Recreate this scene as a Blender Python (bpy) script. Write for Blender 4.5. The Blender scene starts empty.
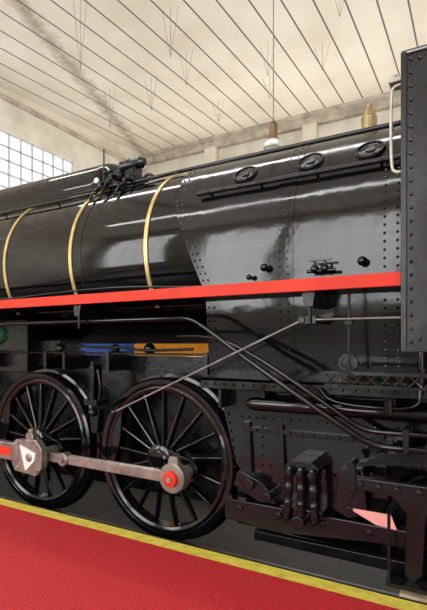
import bpy, bmesh, math, random
from mathutils import Vector, Matrix
random.seed(4)
C = bpy.context.scene.collection
R = math.radians

# ------------------------------------------------------------ materials
def mat(name, col, rough=0.5, metal=0.0, noise=0.0, nscale=6.0, bump=0.0, bscale=40.0, rvar=0.0, coat=0.0, col2=None, emit=None, spec=0.5, trans=0.0):
    m = bpy.data.materials.new(name); m.use_nodes = True
    nt = m.node_tree; b = nt.nodes["Principled BSDF"]
    b.inputs["Base Color"].default_value = (*col, 1)
    b.inputs["Roughness"].default_value = rough
    b.inputs["Metallic"].default_value = metal
    b.inputs["Specular IOR Level"].default_value = spec
    b.inputs["Coat Weight"].default_value = coat
    b.inputs["Coat Roughness"].default_value = 0.06
    b.inputs["Transmission Weight"].default_value = trans
    tc = nt.nodes.new("ShaderNodeTexCoord")
    n = nt.nodes.new("ShaderNodeTexNoise"); n.inputs["Scale"].default_value = nscale; n.inputs["Detail"].default_value = 5
    nt.links.new(tc.outputs["Object"], n.inputs["Vector"])
    c2 = col2 if col2 else tuple(c * (1 - noise) for c in col)
    mx = nt.nodes.new("ShaderNodeMix"); mx.data_type = 'RGBA'
    mx.inputs["A"].default_value = (*col, 1); mx.inputs["B"].default_value = (*c2, 1)
    rp = nt.nodes.new("ShaderNodeMapRange"); rp.inputs["From Min"].default_value = .4; rp.inputs["From Max"].default_value = .65
    nt.links.new(n.outputs["Fac"], rp.inputs["Value"]); nt.links.new(rp.outputs["Result"], mx.inputs["Factor"])
    nt.links.new(mx.outputs["Result"], b.inputs["Base Color"])
    if rvar:
        r2 = nt.nodes.new("ShaderNodeMapRange"); r2.inputs["From Min"].default_value = .3; r2.inputs["From Max"].default_value = .7
        r2.inputs["To Min"].default_value = max(.02, rough - rvar); r2.inputs["To Max"].default_value = rough + rvar
        nt.links.new(n.outputs["Fac"], r2.inputs["Value"]); nt.links.new(r2.outputs["Result"], b.inputs["Roughness"])
    if bump:
        n2 = nt.nodes.new("ShaderNodeTexNoise"); n2.inputs["Scale"].default_value = bscale; n2.inputs["Detail"].default_value = 3
        nt.links.new(tc.outputs["Object"], n2.inputs["Vector"])
        bp = nt.nodes.new("ShaderNodeBump"); bp.inputs["Strength"].default_value = bump; bp.inputs["Distance"].default_value = .02
        nt.links.new(n2.outputs["Fac"], bp.inputs["Height"]); nt.links.new(bp.outputs["Normal"], b.inputs["Normal"])
        nt.links.new(bp.outputs["Normal"], b.inputs["Coat Normal"])
    if emit:
        b.inputs["Emission Color"].default_value = (*col, 1); b.inputs["Emission Strength"].default_value = emit
    return m

GLOSS = mat("black_gloss_paint", (.002, .002, .0025), .07, rvar=.03, nscale=1.5, bump=.05, bscale=3, spec=.42)
FIRE = mat("black_sheen_paint", (.003, .003, .0035), .11, rvar=.05, nscale=2, bump=.20, bscale=3.2, spec=.52)
CABP = mat("black_cab_paint", (.006, .006, .007), .25, rvar=.06, nscale=2, bump=.12, bscale=5, spec=.45)
SATIN = mat("black_satin_paint", (.004, .004, .005), .19, rvar=.08, nscale=5, bump=.1, bscale=12, spec=.42)
MATTE = mat("black_oily_iron", (.004, .004, .0045), .28, rvar=.12, nscale=7, bump=.25, bscale=16, spec=.3)
STEEL = mat("polished_rod_steel", (.35, .31, .275), .36, metal=.7, noise=.4, nscale=8)
GREYROD = mat("grey_iron_rod", (.24, .22, .20), .4, metal=.5, noise=.4, nscale=8)
RED = mat("red_enamel", (.62, .034, .014), .5, noise=.2, nscale=2, spec=.2)
PINK = mat("faded_pink_red_paint", (.85, .36, .33), .5, noise=.2)  # colour of the floor glimpsed between the frames
GOLD = mat("gold_band_brass", (.62, .46, .18), .32, metal=.5, noise=.25, nscale=9)
BRASS = mat("aged_brass", (.36, .27, .13), .35, metal=.7, noise=.4, nscale=14)
GREEN = mat("green_enamel", (.02, .10, .05), .25, noise=.3)
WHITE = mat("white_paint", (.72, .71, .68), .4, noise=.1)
DULLW = mat("dull_pale_metal", (.50, .47, .40), .4, noise=.3, metal=.3)
YEL = mat("yellow_line_paint", (.66, .55, .07), .6, col2=(.50, .40, .06), nscale=14, bump=.1)
CREAM = mat("cream_plaster", (.82, .77, .66), .85, col2=(.66, .60, .49), nscale=1.2, bump=.1, bscale=9)
CORN = mat("cornice_plaster", (.60, .54, .44), .85, col2=(.38, .32, .25), nscale=2.5)
PIT = mat("dark_ballast_concrete", (.009, .009, .009), .7, col2=(.02, .019, .018), nscale=5, bump=.4, bscale=30)
CONC = mat("sooty_concrete", (.010, .0095, .009), .7, noise=.4, nscale=6)  # near-black base colour, varied at random
GREYF = mat("grey_hall_concrete", (.16, .16, .16), .5, noise=.3, nscale=2, bump=.1)
RAIL = mat("rail_steel", (.08, .075, .07), .4, metal=.7, noise=.4)
BLUE = mat("blue_wagon_paint", (.03, .13, .55), .4, noise=.15)
ORANGE = mat("orange_wagon_paint", (.95, .36, .03), .4, noise=.15)
GLASSW = mat("daylight_glass_block", (.95, .975, 1.0), .4, emit=.85, noise=.05)
GLASSB = mat("bright_daylight_glass", (.95, .97, 1.0), .4, emit=2.0, noise=.05)  # glow of the added front windows
MUL = mat("window_joint_grey", (.50, .52, .54), .7, noise=.2, emit=.15)  # slight glow added so the joints look paler
LGLASS = mat("clear_lamp_glass", (.80, .80, .76), .08, trans=.6)
LBROWN = mat("brown_lamp_metal", (.20, .12, .06), .35, metal=.5, noise=.3)
WIRE = mat("dark_wire", (.22, .18, .15), .6, noise=.2)
WOOD = mat("pale_wood", (.62, .47, .30), .7, noise=.35, nscale=12)
CARPET = mat("red_floor_paint", (.54, .026, .030), .5, col2=(.36, .012, .018), nscale=60, bump=.6, bscale=90, spec=.4)

def ceiling_mat():
    m = bpy.data.materials.new("ceiling_boards"); m.use_nodes = True
    nt = m.node_tree; N = nt.nodes.new; L = nt.links.new
    b = nt.nodes["Principled BSDF"]; b.inputs["Roughness"].default_value = .85
    tc = N("ShaderNodeTexCoord"); sp = N("ShaderNodeSeparateXYZ"); L(tc.outputs["Object"], sp.inputs[0])
    def M(op, a, bb=None):
        n = N("ShaderNodeMath"); n.operation = op
        for i, v in enumerate((a, bb)):
            if v is None: continue
            if isinstance(v, (int, float)): n.inputs[i].default_value = v
            else: L(v, n.inputs[i])
        return n.outputs[0]
    fr = M('FRACT', M('DIVIDE', M('ADD', sp.outputs[0], 40.0), 0.62))
    seam = M('LESS_THAN', M('ABSOLUTE', M('SUBTRACT', fr, .5)), .034)
    n1 = N("ShaderNodeTexNoise"); n1.inputs["Scale"].default_value = .6; n1.inputs["Detail"].default_value = 8
    L(tc.outputs["Object"], n1.inputs["Vector"])
    ax, ay, bx, by = -12.3, 12.28, -8.7, 2.96
    ln = math.hypot(bx - ax, by - ay); nx, ny = -(by - ay) / ln, (bx - ax) / ln
    d = M('ADD', M('MULTIPLY', M('SUBTRACT', sp.outputs[0], ax), nx), M('MULTIPLY', M('SUBTRACT', sp.outputs[1], ay), ny))
    n3 = N("ShaderNodeTexNoise"); n3.inputs["Scale"].default_value = 3.5; n3.inputs["Detail"].default_value = 10; n3.inputs["Roughness"].default_value = .75
    L(tc.outputs["Object"], n3.inputs["Vector"])
    dd = M('ADD', M('ABSOLUTE', d), M('MULTIPLY', M('SUBTRACT', n3.outputs["Fac"], .5), .9))
    st = N("ShaderNodeMapRange"); st.inputs["From Min"].default_value = .30; st.inputs["From Max"].default_value = .0
    L(dd, st.inputs["Value"])
    mr = N("ShaderNodeMapRange"); mr.inputs["From Min"].default_value = .4; mr.inputs["From Max"].default_value = .75; L(n1.outputs["Fac"], mr.inputs["Value"])
    m1 = N("ShaderNodeMix"); m1.data_type = 'RGBA'; m1.inputs["A"].default_value = (.88, .82, .70, 1); m1.inputs["B"].default_value = (.74, .67, .54, 1)
    L(mr.outputs[0], m1.inputs["Factor"])
    m2 = N("ShaderNodeMix"); m2.data_type = 'RGBA'; m2.inputs["B"].default_value = (.32, .26, .18, 1)
    L(m1.outputs["Result"], m2.inputs["A"]); L(M('MULTIPLY', st.outputs[0], .75), m2.inputs["Factor"])
    m3 = N("ShaderNodeMix"); m3.data_type = 'RGBA'; m3.inputs["B"].default_value = (.10, .075, .055, 1)
    L(m2.outputs["Result"], m3.inputs["A"]); L(M('MULTIPLY', seam, .9), m3.inputs["Factor"])
    L(m3.outputs["Result"], b.inputs["Base Color"])
    return m
CEIL = ceiling_mat()

# ------------------------------------------------------------ geometry helpers
def V(*a): return Vector(a)
def ring(bm, c, u, v, ru, rv, n):
    return [bm.verts.new(c + u * (ru * math.cos(2 * math.pi * i / n)) + v * (rv * math.sin(2 * math.pi * i / n))) for i in range(n)]
def bridge(bm, a, b):
    n = len(a)
    for i in range(n): bm.faces.new((a[i], a[(i + 1) % n], b[(i + 1) % n], b[i]))
def frame(d):
    d = d.normalized(); h = V(0, 0, 1) if abs(d.z) < .9 else V(1, 0, 0)
    u = d.cross(h).normalized(); return u, d.cross(u).normalized()
def cyl(bm, p0, p1, r0, r1=None, n=20):
    p0, p1 = Vector(p0), Vector(p1); r1 = r0 if r1 is None else r1
    u, v = frame(p1 - p0)
    a = ring(bm, p0, u, v, r0, r0, n); b = ring(bm, p1, u, v, r1, r1, n); bridge(bm, a, b)
    bm.faces.new(a[::-1]); bm.faces.new(b)
def lathe(bm, p, axis, prof, n=28):
    p = Vector(p); axis = Vector(axis).normalized(); u, v = frame(axis); prev = None; first = None
    for d, r in prof:
        rg = ring(bm, p + axis * d, u, v, max(r, 1e-4), max(r, 1e-4), n)
        if prev: bridge(bm, prev, rg)
        else: first = rg
        prev = rg
    bm.faces.new(first[::-1]); bm.faces.new(prev)
def annulus(bm, p, axis, prof, n=48):
    p = Vector(p); axis = Vector(axis).normalized(); u, v = frame(axis)
    rs = [ring(bm, p + axis * d, u, v, r, r, n) for d, r in prof]
    for i in range(len(rs)): bridge(bm, rs[i], rs[(i + 1) % len(rs)])
def box(bm, x0, x1, y0, y1, z0, z1, M=None):
    vs = [bm.verts.new(V(x, y, z)) for x in (x0, x1) for y in (y0, y1) for z in (z0, z1)]
    for f in ((0, 1, 3, 2), (4, 6, 7, 5), (0, 4, 5, 1), (2, 3, 7, 6), (0, 2, 6, 4), (1, 5, 7, 3)):
        bm.faces.new([vs[i] for i in f])
    if M: bmesh.ops.transform(bm, matrix=M, verts=vs)
def prism(bm, poly, y0, y1):
    a = [bm.verts.new(V(x, y0, z)) for x, z in poly]; b = [bm.verts.new(V(x, y1, z)) for x, z in poly]
    bridge(bm, a, b); bm.faces.new(a[::-1]); bm.faces.new(b)
def ball(bm, c, r, s=(1, 1, 1), n=14):
    bmesh.ops.create_uvsphere(bm, u_segments=n, v_segments=max(6, n // 2), radius=r, matrix=Matrix.Translation(Vector(c)) @ Matrix.Diagonal((*s, 1)))
def chaikin(pts, it=3):
    pts = [Vector(p) for p in pts]
    for _ in range(it):
        q = [pts[0]]
        for a, b in zip(pts, pts[1:]):
            q += [a.lerp(b, .25), a.lerp(b, .75)]
        q.append(pts[-1]); pts = q
    return pts
def tube(bm, pts, r, n=12, smooth=3):
    pts = chaikin(pts, smooth) if smooth else [Vector(p) for p in pts]
    prev = None; u = None
    for i, p in enumerate(pts):
        d = (pts[min(i + 1, len(pts) - 1)] - pts[max(i - 1, 0)]).normalized()
        if u is None: u, v = frame(d)
        else:
            u = (u - d * u.dot(d)).normalized(); v = d.cross(u)
        rg = ring(bm, p, u, v, r, r, n)
        if prev: bridge(bm, prev, rg)
        else: bm.faces.new(rg[::-1])
        prev = rg
    bm.faces.new(prev)
def rivet(bm, p, r=.012):
    bmesh.ops.create_icosphere(bm, subdivisions=1, radius=r, matrix=Matrix.Translation(Vector(p)))
def obj(name, build, m, parent=None, label=None, bevel=0.0, smooth=35, kind=None, cat=None):
    bm = bmesh.new(); build(bm)
    bmesh.ops.recalc_face_normals(bm, faces=bm.faces)
    me = bpy.data.meshes.new(name); bm.to_mesh(me); bm.free()
    me.materials.append(m)
    if smooth:
        me.shade_smooth()
        me.set_sharp_from_angle(angle=R(smooth))
    o = bpy.data.objects.new(name, me); C.objects.link(o)
    if parent: o.parent = parent
    if label: o["label"] = label
    if kind: o["kind"] = kind
    if cat: o["category"] = cat
    if bevel:
        b = o.modifiers.new("bevel", 'BEVEL'); b.width = bevel; b.segments = 2; b.limit_method = 'ANGLE'; b.angle_limit = R(50)
    return o
def empty(name, loc, label, cat):
    e = bpy.data.objects.new(name, None); e.location = loc; C.objects.link(e); e.empty_display_size = .3
    e["label"] = label; e["category"] = cat
    return e

# ------------------------------------------------------------ the hall
def zc(y): return 9.75 - .06 * (12.28 - y)
S = dict(kind="structure")
obj("floor", lambda bm: box(bm, -12.3, 6, -2.5, -.65, -.7, 0), CARPET, label="red painted textured platform floor", **S)
obj("floor_hall", lambda bm: box(bm, -12.3, 6, -9.2, -2.5, -.7, 0), GREYF, label="grey concrete hall floor", **S)
obj("trim_1", lambda bm: box(bm, -12.3, 6, -.65, -.525, -.7, .001), YEL, label="yellow safety line along the platform edge", **S)
obj("trim_2", lambda bm: (box(bm, -12.3, 6, -.525, -.44, -.7, -.03), box(bm, -12.3, 6, -.44, -.30, -.7, -.15)), CONC, label="sooty concrete platform kerb", **S)
obj("floor_pit", lambda bm: box(bm, -12.3, 6, -.30, 12.28, -.7, -.45), PIT, label="dark dirty ground of the track bed", **S)
obj("wall_back", lambda bm: box(bm, -12.6, 6, 12.28, 12.6, -.7, 9.8), CREAM, label="cream plastered hall wall", **S)
def b_corn(bm):
    box(bm, -12.3, 6, 12.05, 12.28, 9.35, 9.8)
    box(bm, -12.3, 6, 11.9, 12.28, 9.62, 9.74)
    box(bm, -12.3, 6, 12.1, 12.28, 8.55, 8.72)
obj("trim_3", b_corn, CORN, label="stained stepped cornice under the ceiling", **S)
for i, x in enumerate((-9.2, -5.2, -1.6, 2.2)):
    obj("trim_%d" % (4 + i), lambda bm: box(bm, x, x + .5, 12.0, 12.28, -.45, 9.35), CREAM, label="plain cream wall pilaster", **S)
obj("trim_8", lambda bm: box(bm, -12.3, -12.18, -9.2, 12.05, 9.0, 9.12), CORN, label="stained moulding along the end wall", **S)
def b_wl(bm):
    box(bm, -12.6, -12.3, -9.5, -3, -.7, 9.9); box(bm, -12.6, -12.3, 8.2, 12.6, -.7, 9.9)
    box(bm, -12.6, -12.3, -3, 8.2, -.7, 5.2); box(bm, -12.6, -12.3, -3, 8.2, 8.12, 9.9)
obj("wall_end", b_wl, CREAM, label="cream plastered end wall with window opening", **S)
w = obj("window_1", lambda bm: box(bm, -12.52, -12.48, -3, 8.2, 5.2, 8.12), GLASSW, label="bright glass block window", **S)
def b_mul(bm):
    n = 26
    for i in range(n + 1):
        y = -3 + 11.2 * i / n; box(bm, -12.48, -12.43, y - .026, y + .026, 5.2, 8.12)
    for k in range(8):
        z = 5.2 + 2.92 * k / 7; box(bm, -12.48, -12.43, -3, 8.2, z - .026, z + .026)
obj("window_grid", b_mul, MUL, parent=w, label="grey joints between the glass blocks", smooth=0)
FW = [(-11.6, -9), (-7.8, -5.2), (-4.6, -1.5), (2.6, 5.2)]  # unseen windows, added and placed for their reflections on the locomotive
ZB = 1.3
def b_wf(bm):
    box(bm, -12.6, 6, -9.5, -9.2, -.7, ZB); box(bm, -12.6, 6, -9.5, -9.2, 7.2, 9.2)
    xs = [-12.6] + [v for p in FW for v in p] + [6]
    for i in range(0, len(xs), 2): box(bm, xs[i], xs[i + 1], -9.5, -9.2, ZB, 7.2)
obj("wall_front", b_wf, CREAM, label="cream plastered wall with tall windows", **S)
for i, (a, b) in enumerate(FW):
    ww = obj("window_%d" % (i + 2), lambda bm: box(bm, a, b, -9.42, -9.38, ZB, 7.2), GLASSB, label="bright tall hall window", **S)
    def b_m(bm):
        for k in range(5): x = a + (b - a) * k / 4; box(bm, x - .04, x + .04, -9.38, -9.32, ZB, 7.2)
        for k in range(7): z = ZB + (7.2 - ZB) * k / 6; box(bm, a, b, -9.38, -9.32, z - .03, z + .03)
    obj("window_bars", b_m, MUL, parent=ww, smooth=0)
def b_ceil(bm):
    vs = [bm.verts.new(V(x, y, zc(y) + t)) for t in (0, .2) for x, y in ((-12.6, -9.5), (6, -9.5), (6, 12.6), (-12.6, 12.6))]
    for f in ((0, 1, 2, 3), (7, 6, 5, 4), (0, 4, 5, 1), (1, 5, 6, 2), (2, 6, 7, 3), (3, 7, 4, 0)): bm.faces.new([vs[i] for i in f])
obj("ceiling", b_ceil, CEIL, label="cream board ceiling with dark seams and water stains", smooth=0, **S)

def b_rail(y):
    def f(bm):
        box(bm, -12.3, 6, y - .035, y + .035, -.33, -.292); box(bm, -12.3, 6, y - .01, y + .01, -.42, -.33); box(bm, -12.3, 6, y - .07, y + .07, -.45, -.42)
    return f
for y in (.07, 1.77):
    o = obj("rail", b_rail(y), RAIL, label="worn steel running rail under the locomotive wheels", cat="rail", smooth=0)
    o["group"] = "track rails"

pl = empty("pendant_lamp", (-3.2, 4.28, 5.35), "brown-capped clear glass pendant lamp hanging on a long wire", "lamp")
def at(o):
    o.matrix_parent_inverse = Matrix.Translation(-o.parent.location); return o
D = -.10
at(obj("lamp_wire", lambda bm: cyl(bm, (-3.2, 4.28, 5.85 + D), (-3.2, 4.28, zc(4.28)), .010), WIRE, pl))
at(obj("lamp_cap", lambda bm: lathe(bm, (-3.2, 4.28, 5.52 + D), (0, 0, 1), [(0, .09), (.03, .095), (.05, .078), (.26, .075), (.32, .06), (.36, .02)]), LBROWN, pl))
at(obj("lamp_globe", lambda bm: lathe(bm, (-3.2, 4.28, 5.30 + D), (0, 0, 1), [(0, .05), (.02, .12), (.07, .185), (.13, .18), (.2, .14), (.23, .10)]), LGLASS, pl))
for i, (x, y, zl) in enumerate(((-8.2, 7.2, 8.5), (-6.0, 5.0, 8.2), (-4.6, 7.4, 8.6), (-2.4, 6.0, 8.5), (-7.4, 3.6, 7.6), (-9.6, 7.0, 8.2), (-5.2, 9.0, 8.9), (-7.2, 9.5, 8.9), (-3.4, 8.2, 8.8), (-6.6, 6.6, 8.5))):
    obj("trim_%d" % (10 + i), lambda bm: (cyl(bm, (x, y, zl), (x, y, zc(y)), .005, n=8), cyl(bm, (x, y, zl), (x - .22, y, zc(y)), .004, n=8), cyl(bm, (x, y, zl), (x + .22, y, zc(y)), .004, n=8)),
        WIRE, label="thin bracing wires fixed to the ceiling", **S)

def wagon(x0, x1, y0, m, lab):
    e = empty("rail_wagon", ((x0 + x1) / 2, y0 + 1, -.45), lab, "wagon")
    P = lambda n, f, mm, **k: at(obj(n, f, mm, e, **k))
    P("wagon_body", lambda bm: (box(bm, x0, x1, y0, y0 + 2, .55, 1.80), box(bm, x0 + .05, x1 - .05, y0 - .03, y0, 1.0, 1.06)), m, bevel=.03)
    P("underframe", lambda bm: box(bm, x0 - .1, x1 + .1, y0 + .1, y0 + 1.9, .38, .56), SATIN)
    for x in (x0 + .6, x1 - .6):
        P("wagon_wheel", lambda bm: (lathe(bm, (x, y0 + .2, -.02), (0, 1, 0), [(0, .38), (.1, .38), (.1, .43), (.13, .43)]), cyl(bm, (x, y0 + .2, -.02), (x, y0 + 1.7, -.02), .07)), MATTE)
wagon(-11.9, -7.35, 5.0, BLUE, "low blue wagon standing on the neighbouring track")
wagon(-7.05, -4.2, 5.0, ORANGE, "low orange wagon standing on the neighbouring track")

# ------------------------------------------------------------ locomotive
CY, CZ, BR = .92, 2.62, .97
loco = empty("steam_locomotive", (-4, CY, -.29), "glossy black steam locomotive with gold boiler bands and red edging", "locomotive")
def part(n, f, m, par=None, **k):
    o = obj(n, f, m, par or loco, **k)
    if par is None: o.matrix_parent_inverse = Matrix.Translation(-loco.location)
    return o

boiler = part("boiler", lambda bm: lathe(bm, (-9.8, CY, CZ), (1, 0, 0), [(0, .3), (0, .9), (.04, BR), (7.6, BR), (9.3, BR)], n=96), GLOSS)
def band(x, w=.021, r=.012):
    def f(bm):
        annulus(bm, (x, CY, CZ), (1, 0, 0), [(-w, BR - .02), (-w, BR + r), (w, BR + r), (w, BR - .02)], n=96)
        bmesh.ops.delete(bm, geom=[v for v in bm.verts if v.co.z < 2.0], context='VERTS')
    return f
for x in (-2.82, -3.86, -4.97, -6.1, -7.2):
    part("boiler_band", band(x), GOLD, boiler, label="gold boiler band")
for x in (-3.72, -5.75):
    part("jacket_seam", band(x, .012, .004), SATIN, boiler)

prof = [(.95, 1.36), (.99, 1.7), (1.02, 2.0), (1.035, 2.3), (1.035, 2.5), (1.01, 2.75), (.945, 2.97), (.83, 3.18), (.67, 3.37), (.46, 3.51), (.24, 3.59), (0, 3.61)]
def catm(P, k=5):
    out = []
    for i in range(len(P) - 1):
        p0, p1, p2, p3 = P[max(i - 1, 0)], P[i], P[i + 1], P[min(i + 2, len(P) - 1)]
        for j in range(k):
            t = j / k
            out.append(tuple(.5 * ((2 * p1[a]) + (-p0[a] + p2[a]) * t + (2 * p0[a] - 5 * p1[a] + 4 * p2[a] - p3[a]) * t * t + (-p0[a] + 3 * p1[a] - 3 * p2[a] + p3[a]) * t ** 3) for a in (0, 1)))
    out.append(P[-1]); return out
FP = catm(prof)
def fx(z):
    if z < 2.1: return -2.1
    if z < 3.0: return -2.1 - (z - 2.1) * .45
    return -2.505 - (z - 3.0) * .1
def nearY(z):
    for (h0, z0), (h1, z1) in zip(FP, FP[1:]):
        if z0 <= z <= z1: return CY - (h0 + (h1 - h0) * (z - z0) / (z1 - z0))
    return CY - FP[0][0]
def b_fire(bm):
    full = [(CY - h, z) for h, z in FP] + [(CY + h, z) for h, z in FP[-2::-1]]
    cols = []
    for t in (0, .25, .5, .75, 1):
        cols.append([bm.verts.new(V(fx(z) + (-.25 - fx(z)) * t, y, z)) for y, z in full])
    for a, b in zip(cols, cols[1:]):
        for i in range(len(full) - 1): bm.faces.new((a[i], a[i + 1], b[i + 1], b[i]))
    bm.faces.new(cols[0]); bm.faces.new(cols[-1][::-1])
    z = 1.42
    while z < 3.5:
        for off in (.03, .085): rivet(bm, (fx(z) + off, nearY(z), z), .0115)
        if z > 1.45:
            for X in (-1.385, -1.315): rivet(bm, (X, nearY(z), z), .012)
            rivet(bm, (-.56, nearY(z), z), .012)
            rivet(bm, (-.47, nearY(z), z), .012)
        z += .062
    x = -2.0
    while x < -.6:
        for zz in (1.42, 1.50): rivet(bm, (x, nearY(zz), zz), .011)
        x += .07
firebox = part("firebox", b_fire, FIRE)
def b_lap(bm):
    zs = [1.4 + i * .05 for i in range(42)]
    a = [[bm.verts.new(V(X, nearY(z) - d, z)) for z in zs] for X, d in ((-1.43, -.01), (-1.43, .006), (-1.27, .006), (-1.27, -.01))]
    for p, q in zip(a, a[1:]):
        for i in range(len(zs) - 1): bm.faces.new((p[i], p[i + 1], q[i + 1], q[i]))
part("lap_strip", b_lap, FIRE, firebox)
for X in (-1.80, -1.19, -.70):
    def b_wash(bm):
        z = 3.20; n = V(0, -.76, .65).normalized(); p = V(X, nearY(z), z)
        annulus(bm, p, n, [(-.02, .098), (.012, .098), (.018, .108), (.010, .118), (-.02, .121)], n=32)
        lathe(bm, p, n, [(-.02, .099), (.0005, .099), (.001, .04), (.010, .036), (.012, .02)], n=24)
        u, v = frame(n)
        for i in range(6):
            a = i * math.pi / 3; rivet(bm, p + n * .002 + (u * math.cos(a) + v * math.sin(a)) * .072, .008)
    part("washout_door", b_wash, MATTE, firebox)
for X, z, r in ((-1.50, 2.285, .034), (-1.64, 2.215, .024), (-.71, 2.27, .036)):
    part("boiler_plug", lambda bm: (cyl(bm, (X, nearY(z) + .02, z), (X, nearY(z) - .05, z), r * .6), ball(bm, (X, nearY(z) - .06, z), r)), GLOSS, firebox)
def b_cock(bm):
    y = nearY(2.24)
    for X in (-1.06, -.98):
        cyl(bm, (X, y + .02, 2.23), (X, y - .10, 2.23), .024); ball(bm, (X, y - .1, 2.23), .034)
        cyl(bm, (X, y - .1, 2.23), (X, y - .1, 2.30), .012)
    box(bm, -1.1, -.93, y - .12, y - .10, 2.29, 2.305); cyl(bm, (-1.12, y - .1, 2.215), (-.9, y - .1, 2.215), .014)
part("water_cock", b_cock, SATIN, firebox)
def b_port(bm):
    y = nearY(1.5); annulus(bm, (-.84, y, 1.5), (0, -1, 0), [(-.02, .05), (.02, .05), (.02, .075), (-.02, .08)], n=24)
    lathe(bm, (-.84, y, 1.5), (0, -1, 0), [(-.02, .055), (.008, .055), (.012, .02)], n=20)
part("mud_plug", b_port, MATTE, firebox)

def b_long(bm):
    y, z = nearY(3.04) - .05, 3.045
    cyl(bm, (-2.22, y, z), (-.40, y, z), .022)
    for X in (-2.1, -1.6, -1.1, -.6): cyl(bm, (X, y, z), (X, y + .06, z - .01), .012); ball(bm, (X, y, z), .026)
part("long_grab_rail", b_long, MATTE)
def b_top(bm):
    tube(bm, [(-9, .44, 3.50), (-4.0, .44, 3.50), (-3.7, .42, 3.51), (-3.2, .44, 3.50), (-2.9, .46, 3.52), (-.4, .48, 3.535)], .021)
    for X in (-8, -7, -6, -5.4, -4.7, -4.1, -2.6, -2.0, -1.4, -.8):
        cyl(bm, (X, .44 if X < -4 else .47, 3.50 if X < -4 else 3.53), (X, .58, 3.45), .012, n=10)
part("boiler_top_pipe", b_top, SATIN)
def b_hand(bm):
    cyl(bm, (-9.0, .24, 3.38), (-3.75, .24, 3.38), .015)
    for X in (-8.4, -7.4, -6.4, -5.4, -4.4): cyl(bm, (X, .24, 3.38), (X, .33, 3.33), .010); ball(bm, (X, .24, 3.38), .022)
part("handrail", b_hand, SATIN)
def b_cas(bm):
    pr = [(0, .02)] + [(.22 * (1 - math.cos(R(a))), .50 * math.sin(R(a)) ** .7) for a in range(8, 91, 6)] + [(5.0, .52), (5.2, .3)]
    lathe(bm, (-3.82, CY, 3.48), (-1, 0, 0), pr, n=64)
part("sand_dome_casing", b_cas, GLOSS)
def b_turret(bm):
    lathe(bm, (-3.55, .60, 3.42), (0, 0, 1), [(0, .17), (.1, .16), (.16, .12), (.24, .10), (.27, .05)])
    box(bm, -3.74, -3.34, .45, .75, 3.42, 3.58)
    for X, z, r, l in ((-3.76, 3.56, .055, .12), (-3.60, 3.62, .07, .08), (-3.40, 3.55, .05, .14)):
        ball(bm, (X, .46, z), r); cyl(bm, (X, .46, z), (X, .46, z + l), .014); cyl(bm, (X, .46, z), (X, .30, z - .05), .02)
        tube(bm, [(X, .40, z - .03), (X - .05, .28, z - .12), (X - .03, .18, 3.30)], .013)
    annulus(bm, (-3.40, .46, 3.69), (0, 0, 1), [(0, .04), (.012, .04), (.012, .05), (0, .05)], n=20)
    cyl(bm, (-3.84, .46, 3.4), (-3.84, .46, 3.98), .009, n=8)
    tube(bm, [(-3.34, .5, 3.52), (-3.2, .5, 3.6), (-3.1, .5, 3.52), (-2.9, .48, 3.53)], .016)
turret = part("steam_turret", b_turret, MATTE)
part("turbo_generator", lambda bm: (lathe(bm, (-3.60, .50, 3.73), (1, 0, .03), [(0, .05), (.02, .075), (.14, .075), (.16, .06), (.28, .06), (.30, .07), (.34, .04)]), box(bm, -3.52, -3.36, .46, .58, 3.5, 3.74)), SATIN, turret)
part("valve_wheel", lambda bm: (annulus(bm, (-3.76, .46, 3.68), (0, 0, 1), [(0, .045), (.015, .045), (.015, .058), (0, .058)], n=20), cyl(bm, (-3.76, .46, 3.6), (-3.76, .46, 3.70), .012), box(bm, -3.81, -3.71, .454, .466, 3.68, 3.69)), SATIN, turret)
part("pressure_gauge", lambda bm: cyl(bm, (-3.70, .20, 3.50), (-3.70, .18, 3.50), .030), WHITE, turret, label="white gauge face")
part("whistle", lambda bm: lathe(bm, (-.80, .58, 3.50), (0, 0, 1), [(0, .03), (.06, .03), (.07, .065), (.18, .07), (.2, .055), (.24, .055), (.26, .03), (.29, .03)]), BRASS, label="brass steam whistle")

rb = part("running_board", lambda bm: box(bm, -9.4, -.36, -.54, .1, 2.035, 2.075), SATIN)
part("running_board_edge", lambda bm: box(bm, -9.4, -.36, -.56, -.535, 2.025, 2.114), RED, rb, label="red painted edge strip", bevel=.003)
for X in (-1.02, -3.3, -4.9, -6.5):
    part("board_bracket", lambda bm: (prism(bm, [(X - .05, 2.035), (X + .05, 2.035), (X + .03, 1.92), (X - .03, 1.92)], -.5, -.1), cyl(bm, (X, -.47, 1.80), (X, -.47, 2.03), .013)), MATTE, rb)
part("board_strut", lambda bm: (cyl(bm, (-.76, -.38, 1.36), (-.76, -.38, 2.04), .011), box(bm, -.785, -.735, -.41, -.35, 1.79, 1.83)), MATTE, rb)
part("board_cable", lambda bm: tube(bm, [(-9, -.38, 2.17), (-4.9, -.38, 2.17), (-4.4, -.40, 2.14), (-3.9, -.38, 2.17), (-2.9, -.38, 2.19), (-2.2, -.38, 2.14), (-1.5, -.35, 2.12)], .009), SATIN, rb)

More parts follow.
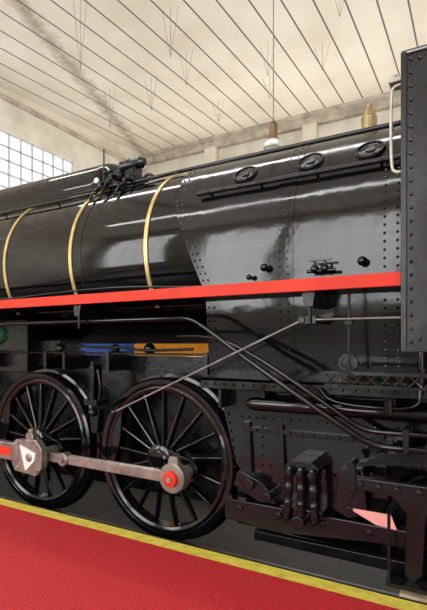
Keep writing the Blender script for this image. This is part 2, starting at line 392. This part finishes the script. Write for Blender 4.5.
def b_p1(bm):
    tube(bm, [(-9, -.4, 1.872), (-4.3, -.4, 1.872), (-2.30, -.4, 1.872), (-2.08, -.4, 1.872), (-1.93, -.4, 1.785), (-1.524, -.4, 1.508), (-1.116, -.4, 1.254), (-.80, -.4, 1.06), (-.60, -.4, .945), (-.42, -.4, .943), (1.0, -.4, .943)], .023, n=16)
part("brake_pipe", b_p1, GLOSS)
part("injector_pipe", lambda bm: tube(bm, [(-2.3, -.25, 1.72), (-2.0, -.33, 1.72), (-1.75, -.4, 1.68), (-1.57, -.4, 1.60), (-1.315, -.4, 1.462), (-.817, -.4, 1.150), (-.66, -.4, 1.045), (-.45, -.4, 1.045), (1.0, -.4, 1.045)], .019, n=16), GLOSS)
part("pipe_clamp", lambda bm: box(bm, -.40, -.36, -.43, -.1, .90, 1.08), MATTE, bevel=.006)
part("reach_rod", lambda bm: tube(bm, [(-2.86, -.45, 1.03), (-1.08, -.45, 1.826), (-1.05, -.45, 1.826), (-.3, -.45, 1.826)], .008, smooth=0), GREYROD, label="thin bare grey reach rod")
part("reach_rod_joint", lambda bm: (cyl(bm, (-1.08, -.48, 1.826), (-1.08, -.38, 1.826), .024), box(bm, -1.10, -.98, -.46, -.1, 1.80, 1.85)), MATTE)
part("reach_rod_fork", lambda bm: (ball(bm, (-2.88, -.45, 1.02), .03), tube(bm, [(-2.88, -.45, 1.02), (-3.0, -.35, 1.05), (-3.05, -.1, 1.1)], .02)), SATIN)
def b_thin(bm):
    cyl(bm, (-5.6, 0, 1.55), (-2.05, 0, 1.55), .010)
    for X in (-5.2, -4.3, -4.0, -3.35, -2.15): box(bm, X - .018, X + .018, -.02, .3, 1.36, 1.57)
    tube(bm, [(-3.95, .0, 1.64), (-3.5, .0, 1.61), (-3.1, .0, 1.62), (-2.95, .0, 1.58), (-2.3, .0, 1.60)], .014)
    ball(bm, (-3.3, .05, 1.60), .05); ball(bm, (-2.85, .05, 1.60), .06); ball(bm, (-4.12, .05, 1.60), .06)
part("brake_rigging_rod", b_thin, MATTE)
part("mechanical_lubricator", lambda bm: (ball(bm, (-4.80, -.28, 1.76), .125, n=24), lathe(bm, (-4.80, -.28, 1.86), (0, 0, 1), [(0, .06), (.03, .07), (.06, .04), (.16, .03)]), lathe(bm, (-4.68, -.33, 1.76), (1, -.3, 0), [(0, .05), (.03, .075), (.05, .075), (.07, .03)])), GREEN, label="dark green enamelled rounded valve")
part("steam_chest_bracket", lambda bm: (box(bm, -8.5, -4.75, .1, .6, 1.3, 1.95), box(bm, -4.76, -4.35, .25, .6, 1.38, 1.7)), MATTE, bevel=.01)

part("main_frame", lambda bm: prism(bm, [(-9.4, 1.52), (-2.0, 1.52), (-1.9, 1.2), (-1.9, .1), (-2.4, .05), (-9.4, .05)], .32, .38), MATTE)
part("inner_frame", lambda bm: prism(bm, [(-2.0, 1.3), (1.2, 1.3), (1.2, -.15), (-2.0, -.1)], .34, .40), MATTE)
def b_rear(bm):
    prism(bm, [(-1.98, 1.25), (1.2, 1.25), (1.2, .72), (-.55, .72), (-.70, .45), (-1.1, .34), (-1.60, .34), (-1.80, .6)], -.09, -.05)
    for i in range(9):
        rivet(bm, (-1.90 + i * .012, -.095, 1.18 - i * .075), .014)
        rivet(bm, (-1.55, -.095, 1.1 - i * .08), .013)
    for i in range(22):
        rivet(bm, (-1.75 + i * .075, -.095, 1.02), .012)
        rivet(bm, (-1.48 + i * .055, -.095, .62 if i * .055 < .8 else .76), .013)
rear = part("rear_frame_plate", b_rear, FIRE, bevel=.004)
def b_brks(bm):
    for X in (-1.72, -1.42, -.62): prism(bm, [(X, .98), (X + .06, .98), (X + .09, .5), (X - .03, .5)], -.13, -.09)
    box(bm, -1.75, -.5, -.12, -.09, .90, .94)
    for i in range(12): cyl(bm, (-1.7 + i * .1, -.14, .92), (-1.7 + i * .1, -.1, .92), .018, n=6)
part("frame_stiffener", b_brks, SATIN, rear, bevel=.004)
def b_cast(bm):
    prism(bm, [(-1.72, .58), (-1.50, .50), (-1.38, .34), (-1.55, .34), (-1.78, .45)], -.20, -.09)
    cyl(bm, (-1.62, -.24, .48), (-1.62, -.09, .48), .05); cyl(bm, (-1.45, -.24, .40), (-1.45, -.09, .40), .035)
    prism(bm, [(-.86, .72), (-.70, .72), (-.66, .40), (-.80, .34), (-.92, .40)], -.22, -.09)
    for z in (.64, .52, .42): cyl(bm, (-.78, -.25, z), (-.78, -.2, z), .02, n=6)
part("frame_casting", b_cast, SATIN, rear, bevel=.008)
def b_ledge(bm):
    box(bm, -2.05, 1.2, -.28, 0, 1.335, 1.36); box(bm, -2.05, 1.2, -.28, -.262, 1.27, 1.36)
    for i in range(30): rivet(bm, (-2.0 + i * .09, -.285, 1.31), .013)
    for X in (-1.9, -1.5, -1.0, -.5): prism(bm, [(X, 1.27), (X + .03, 1.27), (X + .03, 1.1), (X, 1.1)], -.24, -.06)
part("mud_ring_ledge", b_ledge, SATIN, bevel=.003)
def b_walk(bm):
    box(bm, -.90, 1.2, -.50, -.26, 1.435, 1.45); box(bm, -.90, 1.2, -.51, -.49, 1.44, 1.46); box(bm, -.90, 1.2, -.51, -.49, 1.355, 1.37)
    x = -.90
    while x < 1.1:
        for s in (0, 1):
            a, b = ((x, 1.36), (x + .09, 1.45)) if s else ((x, 1.45), (x + .09, 1.36))
            cyl(bm, (a[0], -.50, a[1]), (b[0], -.50, b[1]), .006, n=6)
        x += .09
part("lattice_walkway", b_walk, SATIN)
part("cab_feed_pipe", lambda bm: (tube(bm, [(-.30, -.3, 1.62), (-.30, -.3, 1.30), (-.32, -.33, 1.22), (-.5, -.36, 1.20), (-.9, -.36, 1.22), (-1.0, -.3, 1.32)], .014), cyl(bm, (-.50, -.36, 1.17), (-.50, -.36, 1.26), .028)), GLOSS)
part("air_reservoir", lambda bm: lathe(bm, (-1.62, -.24, 1.16), (1, 0, 0), [(0, .03), (.03, .050), (.07, .056), (2.8, .056), (2.85, .03)]), GLOSS)
def b_low(bm):
    prism(bm, [(-1.85, .33), (1.2, .33), (1.2, .22), (-.6, .20), (-1.4, .12), (-1.85, .16)], -.22, -.12)
    for i in range(4): cyl(bm, (-1.7 + i * .35, -.24, .27), (-1.7 + i * .35, -.1, .27), .025)
part("truck_equalizer_beam", b_low, SATIN, bevel=.008)
part("truck_lower_beam", lambda bm: prism(bm, [(-1.6, .08), (1.2, .08), (1.2, -.02), (-1.6, -.0)], -.16, -.10), MATTE, bevel=.008)
def b_hang(bm):
    for k in range(3):
        X = -1.225 + k * .088
        lathe(bm, (X, -.32, .71), (0 if k == 1 else (-.05 if k == 0 else .05), 0, -1), [(0, .02), (.02, .036), (.08, .036), (.09, .03), (.14, .03), (.15, .036), (.20, .034), (.21, .028), (.27, .028), (.28, .034), (.32, .03), (.36, .036), (.40, .036), (.43, .015)], n=18)
        cyl(bm, (X, -.37, .66), (X, -.26, .66), .024)
    prism(bm, [(-1.28, .70), (-1.22, .75), (-1.06, .75), (-1.0, .70), (-1.03, .64), (-1.25, .64)], -.30, -.09)
    prism(bm, [(-1.31, .38), (-.97, .38), (-1.0, .31), (-1.28, .31)], -.30, -.09)
    cyl(bm, (-1.14, -.39, .30), (-1.14, -.12, .30), .05)
part("spring_hanger", b_hang, SATIN, bevel=.006)
def b_leaf(bm):
    for k in range(7):
        L = .55 - k * .06; z0 = .86 + k * .016
        pts = [(-.2 + L * (i / 8 * 2 - 1), z0 - .07 * (i / 8 * 2 - 1) ** 2 * (L / .55) ** 2) for i in range(9)]
        prism(bm, pts + [(x, z - .013) for x, z in pts[::-1]], -.40, -.29)
    box(bm, -.26, -.14, -.42, -.27, .82, .99)
    for X in (-.74, .34): cyl(bm, (X, -.42, .79), (X, -.27, .79), .03); box(bm, X - .02, X + .02, -.37, -.33, .60, .80)
part("leaf_spring", b_leaf, SATIN)
def b_ped(bm):
    prism(bm, [(-.75, .70), (.5, .70), (.5, .60), (.12, .56), (.12, .10), (.06, .05), (.0, .1), (.0, .5), (-.26, .5), (-.28, .1), (-.34, .03), (-.40, .08), (-.38, .5), (-.48, .60), (-.75, .62)], -.36, -.30)
    box(bm, -.24, -.02, -.40, -.25, .1, .42); cyl(bm, (-.13, -.43, .25), (-.13, -.25, .25), .09)
    for X in (-.68, -.56, -.44, -.3, -.1, .1): cyl(bm, (X, -.385, .655), (X, -.3, .655), .022, n=8)
part("axle_box_pedestal", b_ped, SATIN, bevel=.008)
part("truck_cross_member", lambda bm: prism(bm, [(-.80, .43), (-.50, .43), (-.46, .33), (-.60, .34)], -.235, -.225), PINK, label="faded pinkish red crosspiece")  # added pink panel in place of the floor seen between the frames
def b_tw(bm):
    c = (-.13, .0, .19)
    annulus(bm, c, (0, 1, 0), [(0, .42), (0, .48), (.12, .48), (.13, .50), (.15, .50), (.15, .42)], n=48)
    lathe(bm, c, (0, 1, 0), [(-.04, .08), (-.04, .1), (.03, .13), (.05, .42), (.09, .42), (.1, .1)], n=48)
part("trailing_wheel", b_tw, MATTE)
def b_step(bm):
    box(bm, -.50, -.18, -.46, -.26, .03, .055); box(bm, -.50, -.48, -.40, -.38, .03, .5); box(bm, -.2, -.18, -.40, -.38, .03, .5)
part("cab_step", b_step, SATIN)
def b_brake(bm):
    prism(bm, [(-1.83, .98), (-1.76, .98), (-1.70, .5), (-1.74, .22), (-1.82, .22), (-1.80, .5)], .0, .06)
    prism(bm, [(-1.81, .82), (-1.72, .80), (-1.70, .45), (-1.74, .28), (-1.83, .20), (-1.79, .5)], -.05, .10)
    cyl(bm, (-1.76, -.1, .5), (-1.76, .1, .5), .04); cyl(bm, (-1.78, -.1, .22), (-1.78, .2, .22), .03)
part("brake_hanger", b_brake, SATIN, bevel=.005)
def b_sph(bm):
    box(bm, -3.55, -3.49, -.08, .05, 1.02, 1.42); cyl(bm, (-3.52, -.06, .9), (-3.52, -.06, 1.46), .022)
    box(bm, -3.61, -3.43, -.1, .1, 1.0, 1.06); prism(bm, [(-3.59, .95), (-3.45, .95), (-3.48, .7), (-3.56, .7)], -.04, .05); ball(bm, (-3.52, -.06, .92), .045)
    tube(bm, [(-3.45, -.06, 1.38), (-3.41, -.06, 1.2), (-3.43, -.06, 1.05)], .014)
part("spring_hanger_link", b_sph, SATIN, bevel=.005)

WZ = .52; WXS = (-2.66, -4.43, -6.20); PO = (.33, -.07)
def b_wheel(bm):
    annulus(bm, (0, 0, 0), (0, 1, 0), [(.01, .665), (-.004, .70), (.01, .725), (.13, .725), (.13, .665)], n=72)
    NS = 17
    for i in range(NS):
        a = 2 * math.pi * (i + .3) / NS; d = V(math.cos(a), 0, math.sin(a)); t = V(-math.sin(a), 0, math.cos(a)); y = V(0, 1, 0)
        r0 = [bm.verts.new(d * .13 + V(0, .045, 0) + t * (.026 * math.cos(q)) + y * (.045 * math.sin(q))) for q in [k * math.pi / 6 for k in range(12)]]
        r1 = [bm.verts.new(d * .68 + V(0, .065, 0) + t * (.018 * math.cos(q)) + y * (.034 * math.sin(q))) for q in [k * math.pi / 6 for k in range(12)]]
        bridge(bm, r0, r1)
    lathe(bm, (0, -.075, 0), (0, 1, 0), [(0, .05), (.0, .075), (.012, .09), (.012, .12), (.03, .15), (.17, .15), (.2, .12)], n=36)
    ang = math.atan2(PO[1], PO[0]); poly = []
    for k in range(9):
        a = ang + math.pi / 2 + math.pi * k / 8; poly.append((.14 * math.cos(a), .14 * math.sin(a)))
    for k in range(9):
        a = ang - math.pi / 2 + math.pi * k / 8; poly.append((PO[0] + .11 * math.cos(a), PO[1] + .11 * math.sin(a)))
    prism(bm, poly, -.05, .11)
def b_tyre(bm): annulus(bm, (0, 0, 0), (0, 1, 0), [(0, .728), (-.006, .742), (-.006, .780), (.014, .80), (.12, .80), (.13, .83), (.155, .83), (.16, .728)], n=96)
def b_cw(bm):
    a0 = math.atan2(-PO[1], -PO[0]); P = []
    for k in range(17): a = a0 - R(30) + R(60) * k / 16; P.append((.70 * math.cos(a), .70 * math.sin(a)))
    a, b = P[-1], P[0]
    P += [((a[0] + b[0]) * .46, (a[1] + b[1]) * .46)]
    prism(bm, P, .01, .12)
proto = None
for i, X in enumerate(WXS):
    if proto is None:
        wh = obj("driving_wheel", b_wheel, FIRE, loco, bevel=.004)
        wh.matrix_parent_inverse = Matrix.Translation(-loco.location); wh.location = (X, 0, WZ)
        ty = obj("tyre", b_tyre, FIRE, wh); cw = obj("counterweight", b_cw, FIRE, wh, bevel=.006)
        pin = obj("crank_pin", lambda bm: cyl(bm, (PO[0], -.30, PO[1]), (PO[0], 0, PO[1]), .06), STEEL, wh)
        proto = (wh, [ty, cw, pin])
    else:
        w2 = proto[0].copy(); C.objects.link(w2); w2.location = (X, 0, WZ)
        for ch in proto[1]:
            c2 = ch.copy(); C.objects.link(c2); c2.parent = w2

PZ = WZ + PO[1]
def rodbar(bm, x0, x1, h0, h1, y0, y1, z0=PZ, z1=PZ):
    prism(bm, [(x0, z0 - h0), (x1, z1 - h1), (x1, z1 + h1), (x0, z0 + h0)], y0, y1)
P1, P2, P3 = [x + PO[0] for x in WXS]
def b_coup(bm):
    rodbar(bm, P2, P2 + .42, .05, .045, -.30, -.24)
    rodbar(bm, P2 + .36, P1 - .1, .045, .052, -.30, -.24)
    rodbar(bm, P2 + .48, P1 - .16, .052, .058, -.285, -.255)
    lathe(bm, (P1, -.225, PZ), (0, -1, 0), [(0, .11), (0, .135), (.09, .135), (.1, .125)], n=40)
    lathe(bm, (P2 + .40, -.23, PZ), (0, -1, 0), [(0, .07), (.085, .07), (.095, .06)], n=28)
    rodbar(bm, P3, P2, .05, .05, -.30, -.24)
    prism(bm, [(P1 - .06, PZ + .12), (P1 + .06, PZ + .12), (P1 + .04, PZ + .19), (P1 - .04, PZ + .19)], -.30, -.25)
coup = part("coupling_rod", b_coup, STEEL, bevel=.006, label="bare steel coupling rod")
part("crank_pin_cap", lambda bm: lathe(bm, (P1, -.325, PZ), (0, -1, 0), [(0, .072), (.03, .068), (.035, .055)], n=28), RED, coup, label="red crank pin cap")
for x, y, r, n in ((P1, -.37, .03, 6), (P2 + .40, -.345, .03, 16)):
    part("pin_bolt", lambda bm: cyl(bm, (x, y, PZ), (x, y + .02, PZ), r, n=n), STEEL, coup)
def b_main(bm):
    rodbar(bm, P2 - 3.2, P2 - .16, .085, .095, -.42, -.345, PZ + .04, PZ + .03)
    prism(bm, [(P2 - .22, PZ - .17), (P2 + .11, PZ - .19), (P2 + .20, PZ - .10), (P2 + .20, PZ + .10), (P2 + .11, PZ + .19), (P2 - .20, PZ + .17), (P2 - .27, PZ + .11), (P2 - .27, PZ - .09)], -.41, -.33)
    prism(bm, [(P2 - .06, PZ + .17), (P2 + .06, PZ + .17), (P2 + .05, PZ + .25), (P2 - .05, PZ + .25)], -.40, -.34)
    for sx, sz in ((-.17, .13), (.12, .13), (-.17, -.13), (.12, -.13)): cyl(bm, (P2 + sx, -.425, PZ + sz), (P2 + sx, -.40, PZ + sz), .02, n=6)
main = part("main_rod", b_main, STEEL, bevel=.006, label="bare steel main rod with big end strap")
part("rod_flute", lambda bm: rodbar(bm, P2 - 3.1, P2 - .27, .040, .045, -.4235, -.41, PZ + .04, PZ + .03), RED, main, label="red painted flute")
part("big_end_plate", lambda bm: prism(bm, [(P2 - .13, PZ + .12), (P2 + .12, PZ + .05), (P2 + .10, PZ - .03), (P2 - .04, PZ - .15)], -.419, -.405), WHITE, main, label="pale polished face plate")  # white plate paints a highlight onto the big end
part("big_end_cap", lambda bm: lathe(bm, (P2 + .02, -.415, PZ), (0, -1, 0), [(0, .045), (.01, .045), (.015, .03)], n=32), STEEL, main)
part("oil_cup", lambda bm: lathe(bm, (P2 + .0, -.37, PZ + .24), (0, 0, 1), [(0, .03), (.02, .035), (.05, .03), (.06, .012)], n=18), BRASS, main, label="brass oil cup")

def b_cab(bm):
    X = -.385
    box(bm, X, 1.6, -.575, -.56, 1.60, 3.495)
    box(bm, X, X + .02, -.56, 2.4, 1.60, 3.45)
    box(bm, X - .005, X + .03, -.592, -.575, 1.60, 3.495)
    box(bm, X - .005, 1.6, -.590, -.575, 1.60, 1.64)
    z = 1.66
    while z < 3.45:
        rivet(bm, (X + .055, -.577, z), .013); z += .085
    for i in range(18):
        rivet(bm, (-.28 + i * .1, -.578, 1.68), .013); rivet(bm, (-.28 + i * .1, -.578, 3.44), .013)
cab = part("cab", b_cab, CABP, bevel=.003)
def b_roof(bm):
    pts = []
    for i in range(17):
        a = R(180 - i * 180 / 16); pts.append((CY + 1.50 * math.cos(a), 3.478 + .19 * math.sin(a)))
    pts2 = [(y, z + .012) for y, z in pts]
    a0 = [bm.verts.new(V(-.39, y, z)) for y, z in pts + pts2[::-1]]; b0 = [bm.verts.new(V(1.65, y, z)) for y, z in pts + pts2[::-1]]
    bridge(bm, a0, b0); bm.faces.new(a0[::-1]); bm.faces.new(b0)
part("cab_roof", b_roof, SATIN, cab)
part("cab_handrail", lambda bm: tube(bm, [(-.38, -.54, 3.32), (-.43, -.54, 3.32), (-.455, -.54, 3.29), (-.455, -.54, 2.80), (-.43, -.54, 2.76), (-.38, -.54, 2.76)], .010), DULLW, cab, label="pale painted handrail")
part("cab_marker", lambda bm: (box(bm, -.47, -.38, -.54, -.42, 3.35, 3.38), cyl(bm, (-.44, -.5, 3.38), (-.44, -.5, 3.41), .02)), DULLW, cab, label="small pale marker lamp", bevel=.004)

obj("wooden_block", lambda bm: box(bm, -.42, .0, -.42, -.33, -.15, -.02), WOOD, label="pale wooden block lying on the concrete kerb", cat="wood", bevel=.005)

# ------------------------------------------------------------ light
def area(name, loc, rot, sx, sy, e, col):
    l = bpy.data.lights.new(name, 'AREA'); l.shape = 'RECTANGLE'; l.size = sx; l.size_y = sy; l.energy = e; l.color = col
    o = bpy.data.objects.new(name, l); o.location = loc; o.rotation_euler = rot; C.objects.link(o); return o
for a, b in FW:
    area("window_daylight", ((a + b) / 2, -9.25, (ZB + 7.2) / 2), (R(92), 0, 0), b - a, 7.2 - ZB, 260, (.98, .99, 1))  # lamps added at the unseen windows to light the hall
area("skylight", (-5, 1.5, 9.0), (0, 0, 0), 9, .4, 170, (.99, .99, 1))
area("skylight", (-4, -4.5, 8.5), (0, 0, 0), 11, .4, 200, (.99, .99, 1))
area("far_side_light", (-4, 11.8, 3.5), (R(-120), 0, 0), 12, 3, 650, (1, .98, .94))  # unseen fill lamp added to brighten the ceiling
wd = bpy.data.worlds.new("hall_daylight"); bpy.context.scene.world = wd; wd.use_nodes = True
wd.node_tree.nodes["Background"].inputs[0].default_value = (.98, .99, 1, 1)
wd.node_tree.nodes["Background"].inputs[1].default_value = 1.1

# ------------------------------------------------------------ camera
cd = bpy.data.cameras.new("camera"); cam = bpy.data.objects.new("camera", cd); C.objects.link(cam)
cam.location = (0, -3.72, 1.65); cam.rotation_euler = (R(90), 0, R(29.2))
cd.sensor_fit = 'VERTICAL'; cd.sensor_height = 36; cd.sensor_width = 36; cd.lens = 461 / 610 * 36; cd.shift_y = 39 / 610
cd.clip_end = 200
bpy.context.scene.camera = cam
bpy.context.scene.view_settings.view_transform = 'Standard'
bpy.context.scene.view_settings.look = 'None'
